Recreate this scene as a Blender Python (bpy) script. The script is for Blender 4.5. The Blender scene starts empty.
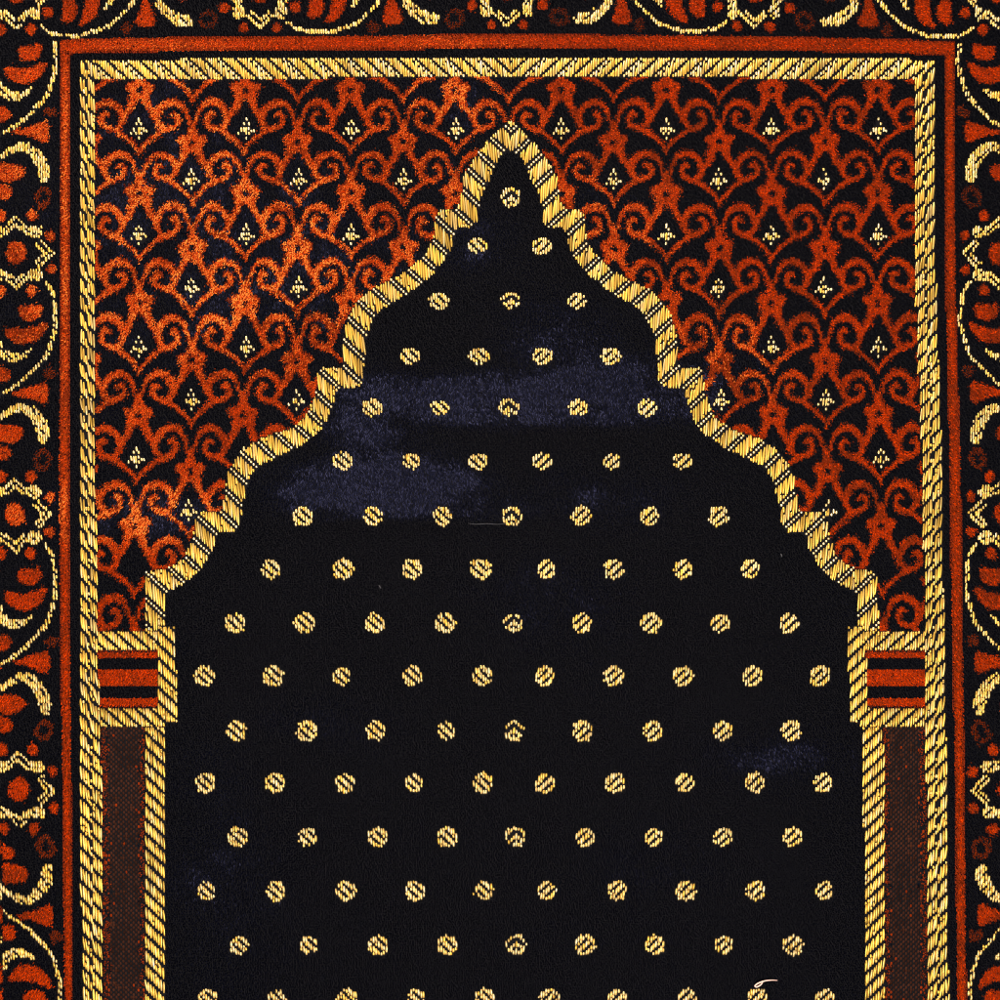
import bpy, math
import numpy as np

# ---------------------------------------------------------------- units
U = 0.00062                       # metres per pattern unit (loom unit)
RNG = np.random.default_rng(11)
X0, X1, Y0, Y1 = -60.0, 1078.0, -84.0, 1128.0      # extent of the rug
CX = 510.4
SX, SY = 2.5, 2.4                 # stitch pitch of the metallic weave

# classes
NAVY, RED, DIM, GOLD, BIND, TWILL, ORANGE = 0, 1, 2, 3, 4, 5, 6
# parts
P_FLORAL, P_STRIPE, P_GUARD, P_FRAME, P_SPAN, P_ARCH, P_CAPL, P_CAPR, P_COLL, P_COLR, P_FIELD = range(11)

# ---------------------------------------------------------------- helpers
def smooth_noise(x, y, scale, seed):
    r = np.random.default_rng(seed)
    n = 64
    g = r.random((n, n))
    u = x / scale; v = y / scale
    i = np.floor(u).astype(int); j = np.floor(v).astype(int)
    fu = u - i; fv = v - j
    fu = fu * fu * (3 - 2 * fu); fv = fv * fv * (3 - 2 * fv)
    a = g[j % n, i % n]; b = g[j % n, (i + 1) % n]
    c = g[(j + 1) % n, i % n]; d = g[(j + 1) % n, (i + 1) % n]
    return (a * (1 - fu) + b * fu) * (1 - fv) + (c * (1 - fu) + d * fu) * fv

def fbm(x, y, scale, seed):
    return (smooth_noise(x, y, scale, seed) * .55 + smooth_noise(x, y, scale / 2.1, seed + 1) * .3
            + smooth_noise(x, y, scale / 4.3, seed + 2) * .15)

def sstep(a, b, x):
    t = np.clip((x - a) / (b - a), 0, 1)
    return t * t * (3 - 2 * t)

def catmull(pts, n=6):
    P = np.array(pts, float)
    Q = np.vstack([2 * P[0] - P[1], P, 2 * P[-1] - P[-2]])
    out = []
    for k in range(1, len(Q) - 2):
        p0, p1, p2, p3 = Q[k - 1], Q[k], Q[k + 1], Q[k + 2]
        for s in range(n):
            t = s / n
            out.append(.5 * ((2 * p1) + (-p0 + p2) * t + (2 * p0 - 5 * p1 + 4 * p2 - p3) * t * t + (-p0 + 3 * p1 - 3 * p2 + p3) * t ** 3))
    out.append(P[-1])
    return np.array(out)

class Raster:
    """A tileable pattern drawing: strokes and blobs into a class grid."""
    def __init__(s, w, h, res=4, wrapx=True, wrapy=True, ox=0, oy=0):
        s.grow = 0.
        s.w, s.h, s.res, s.ox, s.oy = w, h, res, ox, oy
        s.nx, s.ny = int(round(w * res)), int(round(h * res))
        s.px, s.py = w / s.nx, h / s.ny
        s.a = np.zeros((s.ny, s.nx), np.int8)
        s.wx, s.wy = wrapx, wrapy
    def _blit(s, x0, y0, x1, y1, fn, cls):
        i0, i1 = math.floor((x0 - s.ox) / s.px), math.ceil((x1 - s.ox) / s.px)
        j0, j1 = math.floor((y0 - s.oy) / s.py), math.ceil((y1 - s.oy) / s.py)
        I, J = np.meshgrid(np.arange(i0, i1 + 1), np.arange(j0, j1 + 1))
        m = fn(s.ox + (I + .5) * s.px, s.oy + (J + .5) * s.py)
        I, J = I[m], J[m]
        if s.wx: I = I % s.nx
        if s.wy: J = J % s.ny
        k = (I >= 0) & (I < s.nx) & (J >= 0) & (J < s.ny)
        s.a[J[k], I[k]] = cls
    def halo(s, grow):
        m = s.a == RED
        for _ in range(int(grow * s.res)):
            m = m | np.roll(m, 1, 0) | np.roll(m, -1, 0) | np.roll(m, 1, 1) | np.roll(m, -1, 1)
        s.a[m & (s.a == NAVY)] = DIM
    def stroke(s, pts, hw, cls, n=6):
        P = catmull([tuple(p) + (h + s.grow,) for p, h in zip(pts, hw if np.iterable(hw) else [hw] * len(pts))], n)
        m = P[:, 2].max() + 1
        def fn(X, Y):
            r = np.zeros(X.shape, bool)
            for (ax, ay, ah), (bx, by, bh) in zip(P[:-1], P[1:]):
                dx, dy = bx - ax, by - ay
                L = dx * dx + dy * dy + 1e-9
                t = np.clip(((X - ax) * dx + (Y - ay) * dy) / L, 0, 1)
                r |= np.hypot(X - ax - t * dx, Y - ay - t * dy) < ah + (bh - ah) * t
            return r
        s._blit(P[:, 0].min() - m, P[:, 1].min() - m, P[:, 0].max() + m, P[:, 1].max() + m, fn, cls)
    def blob(s, x, y, rx, ry, cls, ang=0):
        c, sn = math.cos(ang), math.sin(ang); R = max(rx, ry) + 1
        s._blit(x - R, y - R, x + R, y + R,
                lambda X, Y: (((X - x) * c + (Y - y) * sn) / rx) ** 2 + ((-(X - x) * sn + (Y - y) * c) / ry) ** 2 < 1, cls)
    def ring(s, x, y, rx, ry, th, cls, ang=0):
        c, sn = math.cos(ang), math.sin(ang); R = max(rx, ry) + 1
        def fn(X, Y):
            a = ((X - x) * c + (Y - y) * sn); b = (-(X - x) * sn + (Y - y) * c)
            return ((a / rx) ** 2 + (b / ry) ** 2 < 1) & ((a / (rx - th)) ** 2 + (b / (ry - th)) ** 2 > 1)
        s._blit(x - R, y - R, x + R, y + R, fn, cls)
    def poly(s, pts, cls):
        P = np.array(pts, float)
        s._blit(P[:, 0].min(), P[:, 1].min(), P[:, 0].max(), P[:, 1].max(), lambda X, Y: inside(X, Y, P), cls)
    def get(s, x, y):
        i = np.floor((x - s.ox) / s.px).astype(int); j = np.floor((y - s.oy) / s.py).astype(int)
        i = i % s.nx if s.wx else np.clip(i, 0, s.nx - 1)
        j = j % s.ny if s.wy else np.clip(j, 0, s.ny - 1)
        return s.a[j, i]

def inside(X, Y, P):
    r = np.zeros(X.shape, bool)
    for (x1, y1), (x2, y2) in zip(P, np.roll(P, -1, axis=0)):
        if y1 == y2: continue
        c = (y1 > Y) != (y2 > Y)
        r ^= c & (X < (x2 - x1) * (Y - y1) / (y2 - y1) + x1)
    return r

# ---------------------------------------------------------------- spandrel lattice
SP = Raster(105.4, 106.0); SP.grow = -.35
for (mx, my) in ((0, 0), (52.7, 53)):
    for sg in (-1, 1):
        f = lambda pts: [(mx + sg * x, my + y) for x, y in pts]
        SP.stroke(f([(-52.7, -1), (-49, -8), (-47.3, -16), (-42, -25), (-33, -28.5), (-25, -26), (-19.5, -20), (-17, -13), (-19, -6), (-24, -2)]),
                  [1.4, 1.5, 1.8, 2.8, 3.6, 3.6, 3.5, 3.6, 3.0, 2.4], RED)
        SP.stroke(f([(-30.5, -15), (-34.5, -17), (-38, -12), (-36.5, -5.5), (-30, -2.3), (-22, 0.5), (-14, 6), (-7, 12), (-2, 18), (0, 25)]),
                  [1.6, 2.6, 2.6, 2.6, 2.9, 2.7, 2.3, 2.2, 1.7, 1.0], RED)
        SP.stroke(f([(-16, -13), (-11.5, -20), (-8, -27), (-6, -33)]), [2.8, 3.0, 3.6, 4.0], RED)
        SP.blob(mx + sg * 8.5, my - 43.5, 5.6, 5.2, RED)
        SP.stroke(f([(8, -43.5), (14, -45)]), [3.5, 1.0], RED)
    SP.blob(mx, my - 41, 10, 10, RED); SP.blob(mx - 6, my - 34.5, 4.6, 6, RED); SP.blob(mx + 6, my - 34.5, 4.6, 6, RED)
    SP.stroke([(mx, my - 62), (mx, my - 55), (mx, my - 48)], [1.6, 3.6, 6.5], RED)
    SP.blob(mx, my - 41, 3.4, 3.6, NAVY)
    SP.poly([(mx, my - 13.5), (mx + 2.6, my - 6), (mx + 6.8, my + 1.2), (mx + 3, my + 3), (mx, my + 7.5), (mx - 3, my + 3), (mx - 6.8, my + 1.2), (mx - 2.6, my - 6)], GOLD)
SP.halo(1.25)
SPY = np.array([-200., 24, 78, 130, 181, 236.5, 290, 349, 402, 459, 513, 571, 628, 900])
SPK = np.array([-200 / 53. - 2.45 + .0, -2, -1, 0, 1, 2, 3, 4, 5, 6, 7, 8, 9, 14.1]) * 53.0
SPK[0] = -6 * 53.
def spandrel(x, y):
    xs = CX - 1.8 + (x - (CX - 1.8)) * np.interp(y, [100, 350, 580], [1, 1.0, .985])
    xx = xs - (CX - 1.8) + 52.7
    return SP.get(xx, np.interp(y, SPY, SPK))

# ---------------------------------------------------------------- floral border unit: t runs along, d runs outward
PB = 261.0
BD = Raster(PB, 92.0, wrapx=True, wrapy=False)
def rosette(tc, dc):
    BD.blob(tc, dc, 11, 10, RED)
    for a in range(4):
        c, s_ = round(math.cos(a * math.pi / 2)), round(math.sin(a * math.pi / 2))
        f = lambda pts: [(tc + c * x - s_ * y, dc + s_ * x + c * y) for x, y in pts]
        BD.stroke(f([(23, -13), (29, -7), (36, 0), (29, 7), (23, 13)]), 1.75, GOLD, n=1)
        BD.stroke(f([(20, -9.5), (24, -5), (28.5, 0), (24, 5), (20, 9.5)]), 1.7, GOLD, n=1)
    for sa in (-1, 1):
        for sb in (-1, 1):
            BD.blob(tc + sa * 22, dc + sb * 19, 6.4, 8.2, GOLD)
            BD.blob(tc + sa * 37.5, dc + sb * 15, 5.5, 5.0, RED)
            BD.blob(tc + sa * 17, dc + sb * 34.5, 4.8, 4.4, RED)
BD.blob(60, 30, 7.6, 11, RED); BD.blob(56, 22, 5, 4.5, RED); BD.blob(57, 38, 4.5, 3.5, RED)
BD.stroke([(72, 15.5), (77, 20), (82, 28), (83.5, 38), (81, 47), (78, 53)], [2.6, 4.6, 7.0, 7.6, 6.0, 3.0], RED)
BD.blob(122, 59, 7.5, 10, RED)
BD.poly([(129, 14), (134, 11.5), (148, 12), (151, 15), (147, 24), (143.5, 34), (141, 47), (138.5, 47), (136.5, 36), (132.5, 25)], RED)
BD.blob(120, 9.5, 5.6, 6.8, DIM)
BD.stroke([(179, 72), (180.5, 54), (180, 44)], [7, 9.0, 7.5], RED)
BD.blob(200, 58, 6.8, 9.5, RED)
BD.ring(206, 17, 11.5, 9.2, 5.4, DIM, ang=.35)
BD.stroke([(29, 14), (41, 7), (58, 5), (72, 4), (89, 8), (104, 14), (115, 24), (127, 36), (136, 49), (142, 60), (150, 74), (156, 92)],
          [1.8, 2.0, 2.2, 2.2, 2.2, 2.1, 2.0, 2.0, 1.9, 1.9, 1.8, 1.8], GOLD)
BD.stroke([(93, 68), (99, 58), (104, 48), (103, 38), (97, 29)], [4.4, 5.2, 4.8, 3.4, 1.4], GOLD)
BD.stroke([(84, 70), (90, 60)], [3, 3.6], GOLD)
BD.stroke([(168, 64), (161, 54), (156, 44), (154.5, 37), (158, 29), (166, 22), (176, 17), (185, 16)], [2.2, 3.2, 4.2, 4.8, 5.4, 6.2, 6.8, 5.6], GOLD)
rosette(0, 44)
BD.halo(.75)
def border_unit(t, d):
    dd = np.where(d < 62, d, 88 - d)
    return BD.get(t, np.clip(dd, 0, 91.9))
def border_side(y, d):
    Ry = np.array([-269., -8, 253, 514, 790])
    t = np.interp(y, Ry, np.arange(5) * PB)
    t = np.where(y > 790, -(y - 790) / 270 * PB, t)
    return border_unit(t, d)
def border_top(x, d):
    xf = np.where(x > 507, 1014 - x, x)
    t = (xf - 13) / 247.0 * PB
    return border_unit(t, d)

# ---------------------------------------------------------------- cloth distortion (the rug lies slightly stretched)
WC = np.array([-400, 60, 71, 80, 98, 145, 166, 510.4, 854.8, 875.8, 922.8, 940.8, 949.8, 960.8, 1400.])
WY = np.array([0., 150, 300, 475, 625, 750, 875, 1000, 1200])
WX = np.array([
 [60, 70, 80, 95.5, 144.5, 165.5, 510.4, 854, 875, 914, 934.5, 945, 954.5],
 [60, 70, 80, 95.5, 144.5, 165.5, 510.4, 854, 875, 914, 934.5, 945, 954.5],
 [60, 70, 80, 95.5, 144.5, 165.5, 510.4, 854, 875, 916, 936.5, 946, 956],
 [59, 69.5, 79, 96, 145, 166, 510.4, 855, 876, 922.5, 943, 950, 961],
 [60, 70, 80, 97, 144.5, 165.5, 512, 857.5, 878.5, 925, 944, 952, 962.5],
 [62, 71, 80.5, 101, 144.5, 166, 513.5, 862, 884, 926, 946.5, 954.5, 964],
 [63.5, 72, 81, 103, 144.5, 166, 515, 864, 885, 927, 948, 956, 965.5],
 [64.5, 72.5, 82, 103.5, 145, 166.5, 516, 864.5, 886, 928, 949, 957, 966.5],
 [66, 73.5, 83, 104, 145.5, 167, 517.5, 866, 887, 929, 950, 958, 967.5]])
WX = np.hstack([(WX[:, :1] - 460), WX, WX[:, -1:] + 439.2])
def canon(x, y):
    """rug position -> loom position (straight, symmetric)"""
    cols = [np.interp(y, WY, WX[:, k]) for k in range(WX.shape[1])]
    out = np.zeros_like(x)
    for k in range(len(WC) - 1):
        a, b = cols[k], cols[k + 1]
        m = (x >= a) & (x < b)
        out = np.where(m, WC[k] + (x - a) / (b - a) * (WC[k + 1] - WC[k]), out)
    return out

# ---------------------------------------------------------------- arch outlines (left half, mirrored)
OUT = [(509, 121), (503, 125), (496, 132), (486, 143), (478.6, 152), (471, 164), (463.5, 176), (461.5, 192), (459, 204), (457.5, 207), (454, 209.5), (440, 209.5), (436.5, 213),
       (435.5, 226), (433, 239), (427, 251), (421, 257), (407, 270.5), (392.5, 278.5), (378, 285), (368, 291.5), (357, 301.5), (349, 315), (345, 329.6), (342.6, 345), (342.6, 365), (339, 368.3),
       (321.5, 368.3), (317, 373), (316.8, 386), (314.4, 396), (309.6, 408), (304, 417.5), (293, 427), (282, 431.5), (262, 437), (251, 444), (240, 454), (231.6, 465),
       (227.5, 474.5), (225.6, 487), (223.5, 500), (223, 508), (219, 511.5), (200, 511.5), (195.8, 516), (195, 526), (191.6, 541), (187, 552.5), (180, 561), (168, 567.5), (147, 571.5), (144.5, 576), (144.5, 1400)]
INN = [(509, 150), (502, 154.5), (496, 163), (489, 181), (484, 188.5), (480.5, 199), (478.8, 208), (478.5, 222), (473, 227), (459, 227.5), (455, 231),
       (452.5, 243), (449, 253.5), (443, 262), (432, 275), (416, 288.5), (407, 294.5), (395, 301), (382, 309), (374, 319), (368, 332), (365, 342), (364, 362), (363.6, 382.5), (358, 387.5),
       (340, 388), (335.5, 392), (333.6, 404), (330, 412), (326, 423), (317, 434.5), (308, 440), (298, 448), (282, 454.5), (271, 461), (262, 464.5), (254, 472), (249.6, 478),
       (246, 488), (242, 509.6), (239.8, 527), (234, 532.5), (219, 533), (215.3, 538), (214, 548), (209.6, 556), (202.4, 567.5), (194, 576), (182, 585), (166, 593.5), (165.5, 600), (165.5, 1400)]
def full(pl):
    L = np.array(pl, float); R = L[::-1].copy(); R[:, 0] = 2 * CX - R[:, 0]
    return np.vstack([L, R])
OUTP, INNP = full(OUT), full(INN)

DOT_ROWS = [
 (197, [511]), (246, [478, 542]), (301, [439, 511, 577]), (356, [410, 479, 542, 611]), (408, [372, 440, 509, 578, 647]),
 (461, [343, 411, 478, 542, 612, 682]), (516, [303, 373, 442, 512, 582, 650, 719]), (569, [271, 343, 412, 481, 546, 614, 683, 750]),
 (623, [235, 305, 375, 445, 513, 582, 651, 720, 789]), (676, [204, 273, 342, 413, 482, 545, 614, 683, 753, 820]),
 (731, [236, 307, 376, 446, 514, 583, 653, 723, 791]), (783, [206, 275, 345, 414, 483, 545, 615, 685, 755, 823]),
 (837, [238, 308, 377, 447, 515, 585, 654, 723, 793]), (891, [207, 276, 346, 415, 484, 547, 617, 686, 756, 824]),
 (945, [239, 309, 378, 447, 516, 585, 655, 724, 793]), (999, [208, 277, 347, 416, 485, 549, 618, 687, 757, 825]),
 (1053, [240, 310, 379, 448, 517, 586, 656, 725, 794]), (1107, [209, 278, 348, 417, 486, 550, 619, 688, 758, 826])]
DOTS = np.array([(x, y) for y, xs in DOT_ROWS for x in xs], float)

# ---------------------------------------------------------------- classify a point of the rug
def classify(x, y, wob=0.):
    """returns part, class, metal style (0 none, 1 single bars, 2 double bars, 3 rope, 4 dots, 5 plain)"""
    xw = x + wob * (fbm(x, y, 9, 81) - .5); yw = y + wob * (fbm(x + 555, y + 99, 9, 91) - .5)
    if wob:
        xw = xw + RNG.normal(0, 1.0, x.size) + 5 * (fbm(x + 70, y + 40, 60, 101) - .5); yw = yw + RNG.normal(0, 1.0, x.size) + 6 * (fbm(x + 170, y + 340, 60, 111) - .5)
    c = canon(x, y)
    cw = canon(xw, yw)
    left = c < CX
    cf = np.where(left, c, 2 * CX - c)                   # folded: distance from left
    yt = y - np.interp(x, [60, 100, 250, 500, 750, 900, 952], [4.5, 1.8, .5, -1.8, -.3, 3.0, 5.5])
    yg = y - np.interp(x, [60, 250, 480, 750, 950], [0.3, -.5, -2, -1, 0])
    part = np.full(x.shape, P_SPAN, np.int8)
    cls = spandrel(xw, yw).astype(np.int8)
    sty = np.where(cls == GOLD, 5, 0).astype(np.int8)
    # arch + field
    io = inside(c, y, OUTP); ii = inside(c, y, INNP)
    m = io & ~ii
    part[m] = P_ARCH; cls[m] = GOLD; sty[m] = np.where(y[m] < 628, 2, 1)
    m = ii
    part[m] = P_FIELD; cls[m] = NAVY; sty[m] = 0
    # capital and column
    m = (y > 632) & (y < 728) & (cf >= 97.5) & (cf < 158.5)
    m2 = (y > 627.5) & (y < 723) & (cf >= 157.5) & (cf < 176.5)
    m3 = (y >= 722) & (y < 728) & (cf >= 157.5) & (cf < 166)
    capp = np.where(left, P_CAPL, P_CAPR)
    for mm in (m, m2, m3):
        part[mm] = capp[mm]; cls[mm] = GOLD; sty[mm] = 1
    mi = m & (y > 650.5) & (y < 707.5)
    yy = y[mi]
    cls[mi] = np.where((yy < 652) | (yy > 706.5), DIM, np.where(yy < 658.5, RED, np.where(yy < 669.5, NAVY, np.where(yy < 686, RED, np.where(yy < 698, NAVY, RED)))))
    sty[mi] = 0
    m = (y >= 728) & (cf >= 97.5) & (cf < 145)
    part[m] = np.where(left, P_COLL, P_COLR)[m]; cls[m] = TWILL; sty[m] = 0
    # frame
    m = (cf < 98) | (yg < 79)
    part[m] = P_FRAME; cls[m] = GOLD; sty[m] = np.where((cf < 98), 3, 6)[m]
    m = (cf < 80) | (yg < 59)
    part[m] = P_GUARD; cls[m] = NAVY; sty[m] = 0
    m = (cf < 71) | (yt < 50.3)
    part[m] = P_STRIPE; cls[m] = RED; sty[m] = 0
    m = (cf < 60) | (yt < 36)
    part[m] = P_FLORAL
    d_s = 60 - cf; d_t = 36 - yt
    cwf = np.where(left, cw, 2 * CX - cw)
    bs = border_side(yw, 60 - cwf); bt = border_top(xw, d_t + y - yw)
    side = (cf < 39) | (yt > 37)
    b = np.where(side, bs, bt)
    # beyond the vine: edge stripes of the rug
    dd = np.where((d_s > d_t) & (cf < 39) | (y > 40), d_s, np.maximum(d_s, d_t))
    b = np.where(dd > 88, NAVY, b); b = np.where((dd > 92) & (dd < 101), RED, b)
    cls[m] = b[m]; sty[m] = np.where(b == GOLD, 5, 0)[m]
    return part, cls, sty, c, cf, left

def dots_mask(x, y, ci_, rj_):
    """cell-resolution dots: returns 0 none, 1 gold, 2 dark slash"""
    r = np.zeros(x.shape, np.int8)
    for k, (dx0, dy0) in enumerate(DOTS):
        m = (np.abs(x - dx0) < 14) & (np.abs(y - dy0) < 14)
        idx = np.nonzero(m)[0]
        X = x[idx] - dx0; Y = y[idx] - dy0
        sq = 1.0 if (dy0 > 480 or dy0 < 210) else .82
        wig = RNG.uniform(.93, 1.08)
        R = np.hypot(X / (9.9 * wig), Y / (10.2 * wig * sq)) + RNG.normal(0, .05, X.shape)
        a = R < 1
        ui = ci_[idx] - math.floor((dx0 - X0) / SX); vi = rj_[idx] - math.floor((dy0 - Y0) / SY)
        if abs(dx0 - CX - 2) < 12:
            f = vi - np.abs(ui); dk = (np.abs(f + 2.5 + 0) < 0.6) | (np.abs(f - 1) < .1) & (np.abs(ui) > 0)
        else:
            s_ = -1 if dx0 < CX else 1
            f = vi + s_ * ui; dk = np.abs(np.abs(f) - 2) < .1
        dk &= (np.hypot(X / 10, Y / (10 * sq)) < .78)
        r[idx[a]] = 1
        r[idx[a & dk]] = 2
    return r

# ---------------------------------------------------------------- relief of the cloth
def zbase(x, y):
    z = 2.2 * fbm(x + 300, y + 300, 210, 5)
    z += 1.6 * np.exp(-((y - 522) / 16.0) ** 2) * sstep(250, 340, x) * (1 - sstep(520, 640, x))
    z += 1.2 * np.exp(-((y - 432 + .03 * (x - 500)) / 22.0) ** 2) * sstep(300, 400, x) * (1 - sstep(640, 760, x))
    z += 1.3 * np.exp(-((y - 512) / 20.0) ** 2) * (1 - sstep(120, 230, x))
    return z

# how far the nap is brushed over (0 upright .. 1 lying)
def brushed(x, y):
    n1 = fbm(x + 900, y + 500, 60, 21); n2 = fbm(x + 100, y + 900, 17, 31)
    e = lambda cx, cy, rx, ry: np.exp(-(((x - cx) / rx) ** 2 + ((y - cy) / ry) ** 2) ** 1.1)
    cut1 = sstep(526, 517, y + 9 * (n2 - .5)); cut2 = sstep(440, 421, y + 14 * (n2 - .5))
    b = 1.6 * e(372, 488, 88, 36) * cut1
    b = np.maximum(b, .45 * e(450, 505, 120, 30) * cut1)
    b = np.maximum(b, .95 * e(520, 404, 210, 34) * np.where(x > 420, cut2, 1))
    b = np.maximum(b, 1.0 * e(620, 395, 110, 42) * cut2)
    b = np.maximum(b, .75 * e(370, 425, 60, 40))
    b = np.maximum(b, .45 * e(560, 345, 70, 50)); b = np.maximum(b, .45 * e(600, 490, 90, 35))
    b = np.maximum(b, .36 * e(775, 758, 110, 30)); b = np.maximum(b, .4 * e(230, 890, 60, 90)); b = np.maximum(b, .35 * e(215, 780, 50, 40))
    b = np.maximum(b, .4 * e(560, 610, 80, 50)); b = np.maximum(b, .45 * e(470, 240, 60, 40)); b = np.maximum(b, .3 * e(320, 720, 80, 30)); b = np.maximum(b, .3 * e(650, 860, 90, 40))
    n3 = fbm(x / 3.2 + 77, y + 13, 15, 141)
    b = b * (.45 + 1.35 * n1) * (.62 + .8 * n2) * (.55 + .95 * n3)
    return np.clip(b + .08 * sstep(.5, .75, n1), 0, 1)

# wear and sheen of the red nap: rubbed areas and highlights painted paler
def worn_sheen(x, y):
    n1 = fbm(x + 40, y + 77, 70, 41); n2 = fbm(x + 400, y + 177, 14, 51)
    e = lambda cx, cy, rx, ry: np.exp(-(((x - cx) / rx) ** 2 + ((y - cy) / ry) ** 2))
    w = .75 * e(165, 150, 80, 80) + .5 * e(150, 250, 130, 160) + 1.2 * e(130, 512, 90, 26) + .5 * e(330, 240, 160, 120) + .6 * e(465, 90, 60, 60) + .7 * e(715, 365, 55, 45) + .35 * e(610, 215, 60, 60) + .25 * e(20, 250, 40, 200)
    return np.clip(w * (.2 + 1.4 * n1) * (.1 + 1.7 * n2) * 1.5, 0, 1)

# ---------------------------------------------------------------- materials
def principled(name, base, rough=.8, metal=0., sheen=0., sheen_tint=(1, 1, 1), spec=.3, attr=None, lo=.7, hi=1.3, pale=None, noise=None):
    m = bpy.data.materials.new(name); m.use_nodes = True
    nt = m.node_tree; b = nt.nodes['Principled BSDF']
    b.inputs['Base Color'].default_value = (*base, 1)
    b.inputs['Roughness'].default_value = rough; b.inputs['Metallic'].default_value = metal
    b.inputs['Specular IOR Level'].default_value = spec
    b.inputs['Sheen Weight'].default_value = sheen; b.inputs['Sheen Tint'].default_value = (*sheen_tint, 1)
    b.inputs['Sheen Roughness'].default_value = .4
    col = None
    if attr:
        a = nt.nodes.new('ShaderNodeAttribute'); a.attribute_name = 'strand'
        sp = nt.nodes.new('ShaderNodeSeparateColor'); nt.links.new(a.outputs['Color'], sp.inputs[0])
        mr = nt.nodes.new('ShaderNodeMapRange'); mr.inputs['To Min'].default_value = lo; mr.inputs['To Max'].default_value = hi
        nt.links.new(sp.outputs[0], mr.inputs['Value'])
        mx = nt.nodes.new('ShaderNodeMix'); mx.data_type = 'RGBA'; mx.blend_type = 'MULTIPLY'; mx.inputs[0].default_value = 1
        mx.inputs[6].default_value = (*base, 1); nt.links.new(mr.outputs[0], mx.inputs[7]); col = mx.outputs[2]
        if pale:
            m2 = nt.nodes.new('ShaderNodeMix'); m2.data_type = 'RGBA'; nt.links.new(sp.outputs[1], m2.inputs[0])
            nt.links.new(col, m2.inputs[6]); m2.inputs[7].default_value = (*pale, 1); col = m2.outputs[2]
        nt.links.new(col, b.inputs['Base Color'])
    return m

M_NAVY = principled('navy_pile', (.0017, .0019, .0042), rough=.46, spec=.20, sheen=.0, attr=True, lo=.5, hi=1.5)
M_NAVY.node_tree.nodes['Principled BSDF'].inputs['Specular Tint'].default_value = (.42, .44, 1, 1)
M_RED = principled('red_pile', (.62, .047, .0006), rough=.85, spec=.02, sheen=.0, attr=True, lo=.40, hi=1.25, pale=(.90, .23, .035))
M_DIM = principled('dull_red_pile', (.20, .022, .002), rough=.85, spec=.04, attr=True, lo=.6, hi=1.2)
M_GOLD = principled('gold_thread', (.95, .53, .072), rough=.36, metal=.60, spec=.5, attr=True, lo=.42, hi=1.18, pale=(.96, .76, .42))
M_MAROON = principled('maroon_pile', (.033, .0095, .0045), rough=.8, spec=.06, attr=True, lo=.5, hi=1.5)
M_GROUND = principled('dark_ground_weave', (.004, .0035, .0045), rough=.9, spec=.1)
M_REDGROUND = principled('red_ground_weave', (.20, .018, .002), rough=.9, spec=.1)
M_BACK = principled('jute_backing', (.16, .12, .08), rough=.9)
MATS = [M_GROUND, M_NAVY, M_RED, M_DIM, M_GOLD, M_REDGROUND, M_MAROON]

# ---------------------------------------------------------------- mesh building
def make_mesh(name, verts, faces_list, mats, strand):
    """verts (n,3); faces_list = list of (array (k,m) of indices, material index array or int, smooth)"""
    me = bpy.data.meshes.new(name)
    me.vertices.add(len(verts)); me.vertices.foreach_set('co', verts.astype(np.float32).ravel())
    nl = sum(f.size for f, _, _ in faces_list); nf = sum(len(f) for f, _, _ in faces_list)
    me.loops.add(nl); me.polygons.add(nf)
    me.loops.foreach_set('vertex_index', np.concatenate([f.ravel() for f, _, _ in faces_list]).astype(np.int32))
    tot = np.concatenate([np.full(len(f), f.shape[1]) for f, _, _ in faces_list])
    st = np.concatenate([[0], np.cumsum(tot)[:-1]])
    me.polygons.foreach_set('loop_start', st.astype(np.int32))
    me.polygons.foreach_set('material_index', np.concatenate([np.broadcast_to(m, len(f)) for f, m, _ in faces_list]).astype(np.int32))
    me.polygons.foreach_set('use_smooth', np.concatenate([np.full(len(f), s) for f, _, s in faces_list]))
    for m in mats: me.materials.append(m)
    at = me.color_attributes.new('strand', 'FLOAT_COLOR', 'POINT')
    at.data.foreach_set('color', strand.astype(np.float32).ravel())
    me.update(calc_edges=True); me.validate()
    o = bpy.data.objects.new(name, me); bpy.context.scene.collection.objects.link(o)
    return o

def world(x, y, z):
    return np.stack([(x - 500) * U, (500 - y) * U, .004 + z * U], -1)

# --- stitch cells
ncol = int((X1 - X0) / SX); nrow = int((Y1 - Y0) / SY)
ci = np.arange(ncol); icen = int(round((511.5 - X0) / SX - .5))
cxs = X0 + (ci + .5) * SX; cys = Y0 + (np.arange(nrow) + .5) * SY
CXg, CYg = np.meshgrid(cxs, cys)
gx, gy = CXg.ravel(), CYg.ravel()
II = np.tile(ci, nrow); JJ = np.repeat(np.arange(nrow), ncol)
cpart, ccls, csty, cc, ccf, cleft = classify(gx, gy)
cu = np.abs(II - icen)
ff = JJ + cu
# metallic weave structure
pale = np.zeros(gx.shape)
m = csty == 2
k = ff % 11
ccls[m & ((k == 0) | (k == 2))] = BIND; pale[m & (k == 1)] = .75  # short stitches between the bars whitened: metal glint put into the thread colour
m = (csty == 1); ccls[m & (ff % 6 == 0)] = BIND
m = (csty == 6)
k = (JJ + cu) % 13
ccls[m & ((k == 0) | (k == 6) | ((k == 8) & (JJ % 2 == 0)))] = BIND; pale[m & (k == 7)] = .4
m = csty == 3
inner = ccf > 88.5
k1 = (JJ + cu + np.where(inner, 3, 0)) % 7
ccls[m & (k1 == 0)] = BIND
ccls[m & (np.abs(ccf - 88.5) < 1.3) & (((JJ + cu) % 7) < 3)] = BIND
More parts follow.
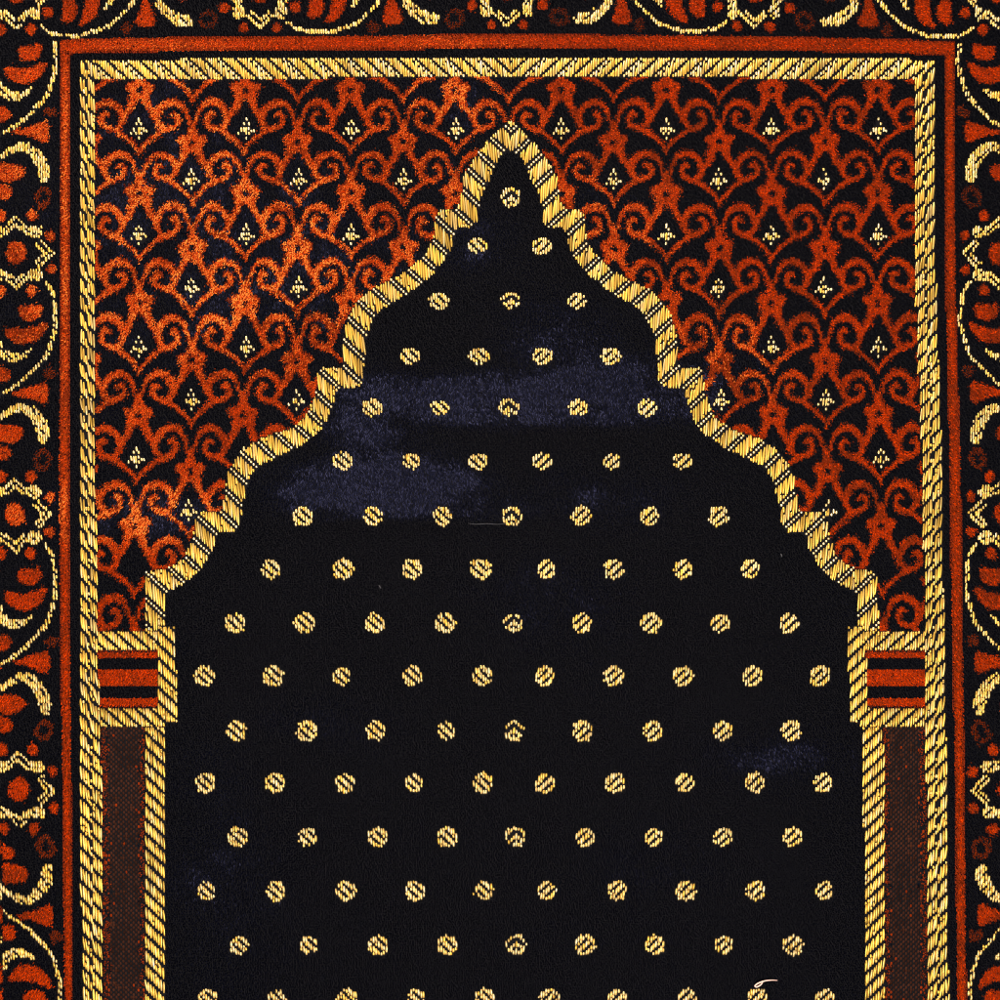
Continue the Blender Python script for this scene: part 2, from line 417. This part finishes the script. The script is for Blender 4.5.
# floral metal: short floats
m = csty == 5
stars = m & (cpart == P_SPAN); ccls[stars] = np.where((gy[stars] > 100) & (gy[stars] < 540), BIND, NAVY)
STAR = [(0, -5), (0, -4), (-1, -3), (1, -3), (0, -1), (-1, -1), (1, -1), (0, 0), (-1, 0), (2, -1), (-2, -1), (-2, 0), (1, 1), (0, 1), (-1, 1), (2, 0), (0, 3), (3, 0), (-3, 1)]
for r_ in range(0, 8):
    for k_ in range(-9, 10):
        if (k_ + r_) % 2 == 0: continue
        sy_ = float(np.interp(r_ * 53., SPK, SPY)); sx_ = CX - 1.8 + k_ * 52.7 / float(np.interp(sy_, [100, 350, 580], [1, 1.0, .985]))
        i_, j_ = math.floor((sx_ - X0) / SX), math.floor((sy_ - Y0) / SY)
        for a_, b_ in STAR:
            q_ = (j_ + b_) * ncol + i_ + a_
            if 0 <= q_ < len(ccls) and cpart[q_] == P_SPAN and RNG.random() < .86:
                ccls[q_] = GOLD; csty[q_] = 5; pale[q_] = .5 if abs(a_) + abs(b_) > 1 else .1
fl_ = m & (cpart == P_FLORAL)
sg_ = np.where(gx < CX, 1, -1)
ccls[fl_ & ((JJ + cu) % 6 == 0) & (RNG.random(gx.size) < .6)] = BIND
ccls[fl_ & (RNG.random(gx.size) < .03)] = BIND
pale[fl_] = .18
dm = dots_mask(gx, gy, II, JJ)
fld = cpart == P_FIELD
ccls[fld & (dm == 1)] = GOLD; ccls[fld & (dm == 2)] = BIND
pale[fld & (dm > 0)] = .30
colm = ccls == TWILL
edge_c = sstep(8, 3, np.minimum(np.abs(ccf - 100), np.abs(ccf - 145)))
flat_col = colm & (RNG.random(gx.size) > .75 * edge_c)
metal_cell = (ccls == GOLD) | (ccls == BIND) | flat_col
metal_grid = metal_cell.reshape(nrow, ncol)
part_grid = cpart.reshape(nrow, ncol)

# --- gold floats: vertical runs of gold cells in one part
GG = (ccls == GOLD).reshape(nrow, ncol)
sty_grid = csty.reshape(nrow, ncol); pale_grid = pale.reshape(nrow, ncol)
runs = []
brk = RNG.random((nrow, ncol))
for i in range(ncol):
    col = GG[:, i]
    j = 0
    while j < nrow:
        if not col[j]: j += 1; continue
        j0 = j; p = part_grid[j, i]; s_ = sty_grid[j, i]
        mx = 3 if s_ == 5 or p == P_FIELD else 11
        while j < nrow and col[j] and part_grid[j, i] == p and j - j0 < mx and (j == j0 or brk[j, i] > .03): j += 1
        runs.append((i, j0, j - 1, p, pale_grid[j0, i], .2 if s_ == 5 else (.95 if s_ == 2 else .6)))
runs = np.array(runs, float)
k_ = np.nonzero(flat_col & ((ff % 2 == 0) | (RNG.random(gx.size) < .06)) & (ff % 6 != 5))[0]
col_runs = np.stack([II[k_], JJ[k_], JJ[k_], cpart[k_], 0 * k_, 0 * k_], -1).astype(float)
col_hot = RNG.random(len(k_)) < .015 + .5 * edge_c[k_]

def floats_mesh(r):
    n = len(r); A, S = 5, 5
    i, j0, j1 = r[:, 0].astype(int), r[:, 1], r[:, 2]
    L = (j1 - j0 + 1)
    xc = cxs[i] + RNG.normal(0, .18, n)
    ya = Y0 + j0 * SY - .05 - RNG.random(n) * .3; yb = Y0 + (j1 + 1) * SY + .05 + RNG.random(n) * .3
    ya += np.where(L < 2, np.where(r[:, 4] > .6, .25, -.1), r[:, 5]); yb -= np.where(L < 2, np.where(r[:, 4] > .6, .25, -.1), r[:, 5])
    sl = np.where(xc < CX, .08, -.08) + RNG.normal(0, .05, n)
    s = np.linspace(0, 1, S); th = np.linspace(-1.15, 1.15, A)
    prof = 1 - np.abs(2 * s - 1) ** 3
    wid = 1.15 * (.62 + .38 * prof)
    hgt = .55 + .25 * np.minimum(L, 3) / 3 + RNG.normal(0, .10, n)
    X = xc[:, None, None] + (np.sin(th) / math.sin(1.15))[None, None, :] * wid[None, :, None] * RNG.uniform(.88, 1.05, n)[:, None, None] \
        + (sl * (yb - ya))[:, None, None] * (s - .5)[None, :, None]
    Y = (ya[:, None] + (yb - ya)[:, None] * s)[:, :, None] + 0 * X
    Z = zbase(X.ravel(), Y.ravel()).reshape(X.shape) + (.25 + hgt[:, None, None] * (.25 + .75 * prof)[None, :, None]) + .9 * (np.cos(th) - 1)[None, None, :] \
        + (RNG.normal(0, .22, n)[:, None, None]) * np.sin(th)[None, None, :]
    v = world(X.ravel(), Y.ravel(), Z.ravel())
    a = np.arange(S - 1)[:, None] * A + np.arange(A - 1)[None, :]
    q = np.stack([a, a + A, a + A + 1, a + 1], -1).reshape(-1, 4)
    f = (np.arange(n) * A * S)[:, None, None] + q[None]
    rr = np.clip(RNG.random(n) * .75 + .9 * (fbm(xc + 31, ya + 17, 26, 131) - .38), 0, 1)
    col = np.stack([rr, np.clip(r[:, 4] + RNG.normal(0, .18, n), 0, 1), rr * 0, rr * 0 + 1], -1)
    return v, f.reshape(-1, 4), np.repeat(col, A * S, axis=0)

# --- pile tufts
PP = 1.62
tx, ty = np.meshgrid(np.arange(X0 + 1, X1 - 1, PP), np.arange(Y0 + 1, Y1 - 1, PP))
tx = tx.ravel() + RNG.uniform(-.6, .6, tx.size); ty = ty.ravel() + RNG.uniform(-.6, .6, ty.size)
ti = np.clip(((tx - X0) / SX).astype(int), 0, ncol - 1); tj = np.clip(((ty - Y0) / SY).astype(int), 0, nrow - 1)
keep = ~metal_grid[tj, ti]
tx, ty, ti, tj = tx[keep], ty[keep], ti[keep], tj[keep]
tpart, tcls, tsty, tc_, tcf, tleft = classify(tx, ty, 4.5)
tcls[(tcls == GOLD)] = NAVY
tpart = part_grid[tj, ti]
tw = tcls == TWILL
edge = sstep(9, 2, np.minimum(np.abs(tcf - 101), np.abs(tcf - 145)))
kk = np.where(((ti + tj) % 3 == 0) | ((ti - tj) % 4 == 0), 1, 0)
tcls[tw] = np.where(RNG.random(tx.size) < .55 * edge, DIM, np.where((kk == 0) | (RNG.random(tx.size) < .15), TWILL, NAVY))[tw]
fade = sstep(.50, .78, fbm(tx + 222, ty + 111, 34, 121)) * np.where(tpart == P_SPAN, np.where(tx > 520, .8, .5), .65)
isr = tcls == RED; q_ = RNG.random(tx.size)
tcls[isr & (q_ < fade)] = DIM; tcls[isr & (q_ > .955)] = NAVY
yt_ = ty - np.interp(tx, [60, 100, 250, 500, 750, 900, 952], [4.5, 1.8, .5, -1.8, -.3, 3.0, 5.5])
in_top = (yt_ > 36) & (yt_ < 50.3)
e_ = np.where(in_top, np.minimum(yt_ - 36, 50.3 - yt_), np.minimum(tcf - 60, 71 - tcf))
tcls[(tpart == P_STRIPE) & (RNG.random(tx.size) > sstep(0, 5.0, e_))] = DIM
tcls[(tpart == P_STRIPE) & (RNG.random(tx.size) > sstep(-.6, 2.4, e_))] = NAVY
tb = brushed(tx, ty); twn = worn_sheen(tx, ty)

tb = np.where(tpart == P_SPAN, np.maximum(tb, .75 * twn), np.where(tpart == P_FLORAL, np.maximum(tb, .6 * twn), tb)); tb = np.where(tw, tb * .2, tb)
def tufts_mesh(sel):
    x, y = tx[sel], ty[sel]; n = len(x)
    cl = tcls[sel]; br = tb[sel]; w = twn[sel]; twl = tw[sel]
    isred = (cl == RED) | (cl == DIM)
    flow = fbm(x + 50, y + 650, 95, 61)
    leanmag = np.where(isred, .9 + .9 * w + .7 * flow, .35 + 3.0 * br)
    ang = -math.pi / 2 + (fbm(x + 10, y + 30, 50, 71) - .5) * 1.6 + RNG.normal(0, .55, n)
    lx = np.cos(ang) * leanmag + RNG.normal(0, .35, n); ly = -np.sin(ang) * leanmag + RNG.normal(0, .35, n)
    h = 3.3 * RNG.uniform(.75, 1.15, n) * np.where(twl, .45, 1) * np.where(isred, 1 - .25 * w, 1 - .68 * br)
    z0 = zbase(x, y)
    rad = .78
    ph = RNG.uniform(0, 6.28, n)
    V = np.zeros((n, 4, 3))
    for q in range(3):
        V[:, q, 0] = x - lx * .35 + rad * np.cos(ph + q * 2.094); V[:, q, 1] = y - ly * .35 + rad * np.sin(ph + q * 2.094); V[:, q, 2] = z0
    V[:, 3, 0] = x + lx * .65; V[:, 3, 1] = y + ly * .65; V[:, 3, 2] = z0 + h
    v = world(V[..., 0].ravel(), V[..., 1].ravel(), V[..., 2].ravel())
    f = (np.arange(n) * 4)[:, None, None] + np.array([[0, 3, 1], [1, 3, 2], [2, 3, 0]])[None]
    mat = np.repeat(np.array([1, 2, 3, 4, 1, 6, 2])[cl], 3)
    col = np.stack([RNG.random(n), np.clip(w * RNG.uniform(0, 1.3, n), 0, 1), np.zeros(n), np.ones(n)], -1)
    return v, f.reshape(-1, 3), mat, np.repeat(col, 4, axis=0)

def base_mesh(sel):
    x, y = gx[sel], gy[sel]; n = len(x)
    V = np.zeros((n, 4, 3))
    for q, (a, b) in enumerate(((-.5, .5), (.5, .5), (.5, -.5), (-.5, -.5))):
        V[:, q, 0] = x + a * SX; V[:, q, 1] = y + b * SY
    V[..., 2] = zbase(V[..., 0].ravel(), V[..., 1].ravel()).reshape(n, 4)
    v = world(V[..., 0].ravel(), V[..., 1].ravel(), V[..., 2].ravel())
    f = np.arange(n * 4).reshape(n, 4)
    mat = np.where(ccls[sel] == RED, 5, 0)
    return v, f, mat, np.tile([.5, 0, 0, 1.], (n * 4, 1))

def build_part(name, pid, parent, label=None):
    bs = np.nonzero(cpart == pid)[0]; ts = np.nonzero(tpart == pid)[0]
    rs = runs[runs[:, 3] == pid]
    V, F, S_, off = [], [], [], 0
    v, f, mt, s = base_mesh(bs); V.append(v); F.append((f, mt, False)); S_.append(s); off = len(v)
    if len(ts):
        v, f, mt, s = tufts_mesh(ts); V.append(v); F.append((f + off, mt, False)); S_.append(s); off += len(v)
    if len(rs):
        v, f, s = floats_mesh(rs); V.append(v); F.append((f + off, 4, True)); S_.append(s); off += len(v)
    for hot, mi_ in ((False, 6), (True, 3)):
        rs = col_runs[(col_runs[:, 3] == pid) & (col_hot == hot)]
        if len(rs):
            v, f, s = floats_mesh(rs); V.append(v); F.append((f + off, mi_, True)); S_.append(s); off += len(v)
    o = make_mesh(name, np.concatenate(V), F, MATS, np.concatenate(S_))
    o.parent = parent
    if label: o['label'] = label
    return o

rug = bpy.data.objects.new('prayer_rug', None); bpy.context.scene.collection.objects.link(rug)
rug['label'] = 'navy velvet prayer rug with a gold pointed arch and orange red scrolls'
rug['category'] = 'rug'
build_part('floral_border', P_FLORAL, rug, 'navy outer border with gold vines, rosettes and red buds')
build_part('border_stripe', P_STRIPE, rug, 'plain orange red stripe around the panel')
build_part('border_gap', P_GUARD, rug, 'narrow navy line between red stripe and gold frame')
build_part('rope_frame', P_FRAME, rug, 'gold woven rope frame around the panel')
build_part('spandrel_panel', P_SPAN, rug, 'red scrolling lattice on navy above the arch')
build_part('arch_band', P_ARCH, rug, 'gold and black banded outline of the arch')
build_part('column_capital', P_CAPL, rug, 'left capital of red and black stripes in a gold frame')
build_part('column_capital', P_CAPR, rug, 'right capital of red and black stripes in a gold frame')
build_part('column_shaft', P_COLL, rug, 'left dark maroon column')
build_part('column_shaft', P_COLR, rug, 'right dark maroon column')
build_part('arch_field', P_FIELD, rug, 'near black navy field dotted with small gold discs')

# backing slab under the whole weave
gxn, gyn = np.meshgrid(np.linspace(X0, X0 + ncol * SX, 60), np.linspace(Y0, Y0 + nrow * SY, 60))
zt = zbase(gxn.ravel(), gyn.ravel()) - .6
vt = world(gxn.ravel(), gyn.ravel(), zt); vb = world(gxn.ravel(), gyn.ravel(), zt * 0 - 5.5)
a = (np.arange(59)[:, None] * 60 + np.arange(59)[None]).reshape(-1)
ft = np.stack([a, a + 60, a + 61, a + 1], -1); fb = np.stack([a, a + 1, a + 61, a + 60], -1) + 3600
ring = np.concatenate([np.arange(59), np.arange(59) * 60 + 59, 3599 - np.arange(59), (59 - np.arange(59)) * 60])
rn = np.roll(ring, -1)
fs = np.stack([ring, rn, rn + 3600, ring + 3600], -1)
bk = make_mesh('backing', np.concatenate([vt, vb]), [(ft, 0, True), (fb, 0, False), (fs, 0, False)], [M_BACK], np.tile([.5, 0, 0, 1.], (7200, 1)))
bk.parent = rug

# ---------------------------------------------------------------- loose threads lying on the nap
def thread(name, pts, rad, mat, label, cat):
    P = catmull(pts, 8); n = len(P); K = 8
    T = np.gradient(P, axis=0); T /= np.linalg.norm(T, axis=1)[:, None] + 1e-9
    up = np.array([0, 0, 1.]); Sd = np.cross(T, up); Sd /= np.linalg.norm(Sd, axis=1)[:, None] + 1e-9
    N = np.cross(Sd, T)
    th = np.arange(K) * 2 * math.pi / K
    r = rad * np.sin(np.linspace(.35, math.pi - .2, n)) ** .5
    V = P[:, None, :] + r[:, None, None] * (np.cos(th)[None, :, None] * Sd[:, None, :] + np.sin(th)[None, :, None] * N[:, None, :])
    V = V.reshape(-1, 3)
    z = zbase(V[:, 0], V[:, 1])
    v = world(V[:, 0], V[:, 1], z + V[:, 2])
    a = np.arange(n - 1)[:, None] * K; b = np.arange(K)[None]
    f = np.stack([a + b, a + (b + 1) % K, a + K + (b + 1) % K, a + K + b], -1).reshape(-1, 4)
    o = make_mesh(name, v, [(f, 0, True)], [mat], np.tile([.5, 0, 0, 1.], (len(v), 1)))
    o['label'] = label; o['category'] = cat
    return o
M_PINK = principled('pale_cotton', (.85, .52, .42), rough=.7, spec=.3)
M_GREY = principled('grey_lint', (.05, .046, .05), rough=.8, spec=.3)
thread('thread_scrap', [(759.5, 981.5, 5.4), (762, 980.2, 5.8), (760.5, 983.5, 5.2), (756.5, 986, 4.8), (754.5, 985, 5), (757, 982.6, 5.2), (762, 980.4, 5.6), (767, 979.4, 5.4), (772, 979.2, 5), (777, 979.6, 4.4)], .8, M_PINK,
       'curled pale pink thread scrap above a gold dot near the bottom right', 'thread')
thread('crease_highlight', [(468, 523.2, 2.6), (476, 524.2, 3.2), (487, 523.6, 3.5), (497, 524.3, 3.3), (506, 523.7, 2.4)], .33, M_GREY,  # highlight on the crease, shaped as an added thin strand
       'thin grey strand added as the highlight along the crease across the dark field', 'lint')
thread('lint_speck', [(379, 585, 3.2), (380.5, 587, 3.7), (381, 588.6, 3.0)], .8, M_GREY, 'tiny grey lint speck below the gold dots left of the middle', 'lint')
thread('lint_speck', [(780.4, 553.6, 3.0), (781.2, 555.4, 3.7), (781, 557, 3.0)], .8, M_GREY, 'tiny grey lint speck beside the right foot of the arch curve', 'lint')
# ---------------------------------------------------------------- surface under the rug
me = bpy.data.meshes.new('floor')
me.from_pydata([(-3, -3, 0), (3, -3, 0), (3, 3, 0), (-3, 3, 0)], [], [(0, 1, 2, 3)])
me.materials.append(principled('plain_floor', (.30, .27, .24), rough=.7))
fl = bpy.data.objects.new('floor', me); bpy.context.scene.collection.objects.link(fl); fl['kind'] = 'structure'

# ---------------------------------------------------------------- light, camera, render settings
sc = bpy.context.scene
w = bpy.data.worlds.new('World'); sc.world = w; w.use_nodes = True
w.node_tree.nodes['Background'].inputs[0].default_value = (.9, .95, 1, 1)
w.node_tree.nodes['Background'].inputs[1].default_value = .12
def lamp(name, loc, size, power, col, target=(0, 0, 0)):
    l = bpy.data.lights.new(name, 'AREA'); l.shape = 'DISK'; l.size = size; l.energy = power; l.color = col
    o = bpy.data.objects.new(name, l); sc.collection.objects.link(o); o.location = loc
    d = np.array(target) - np.array(loc)
    import mathutils
    o.rotation_euler = mathutils.Vector(d).to_track_quat('-Z', 'Y').to_euler()
    return o
lamp('key_lamp', (-.62, 1.15, 1.15), .30, 47, (1, .91, .80))
lamp('overhead_lamp', (.2, -.6, 1.9), .7, 45, (1, .98, .94))

cam = bpy.data.cameras.new('camera'); co = bpy.data.objects.new('camera', cam); sc.collection.objects.link(co)
D = 1.25
sc.cycles.filter_width = 1.1
co.location = (0, 0, D + .005); co.rotation_euler = (0, 0, 0)
cam.sensor_width = 36; cam.lens = 36 * D / (1000 * U); cam.clip_start = .01; cam.clip_end = 100
sc.camera = co
sc.view_settings.view_transform = 'Standard'; sc.view_settings.look = 'None'
sc.view_settings.exposure = 0; sc.view_settings.gamma = 1
try: sc.view_settings.use_curve_mapping = False
except Exception: pass
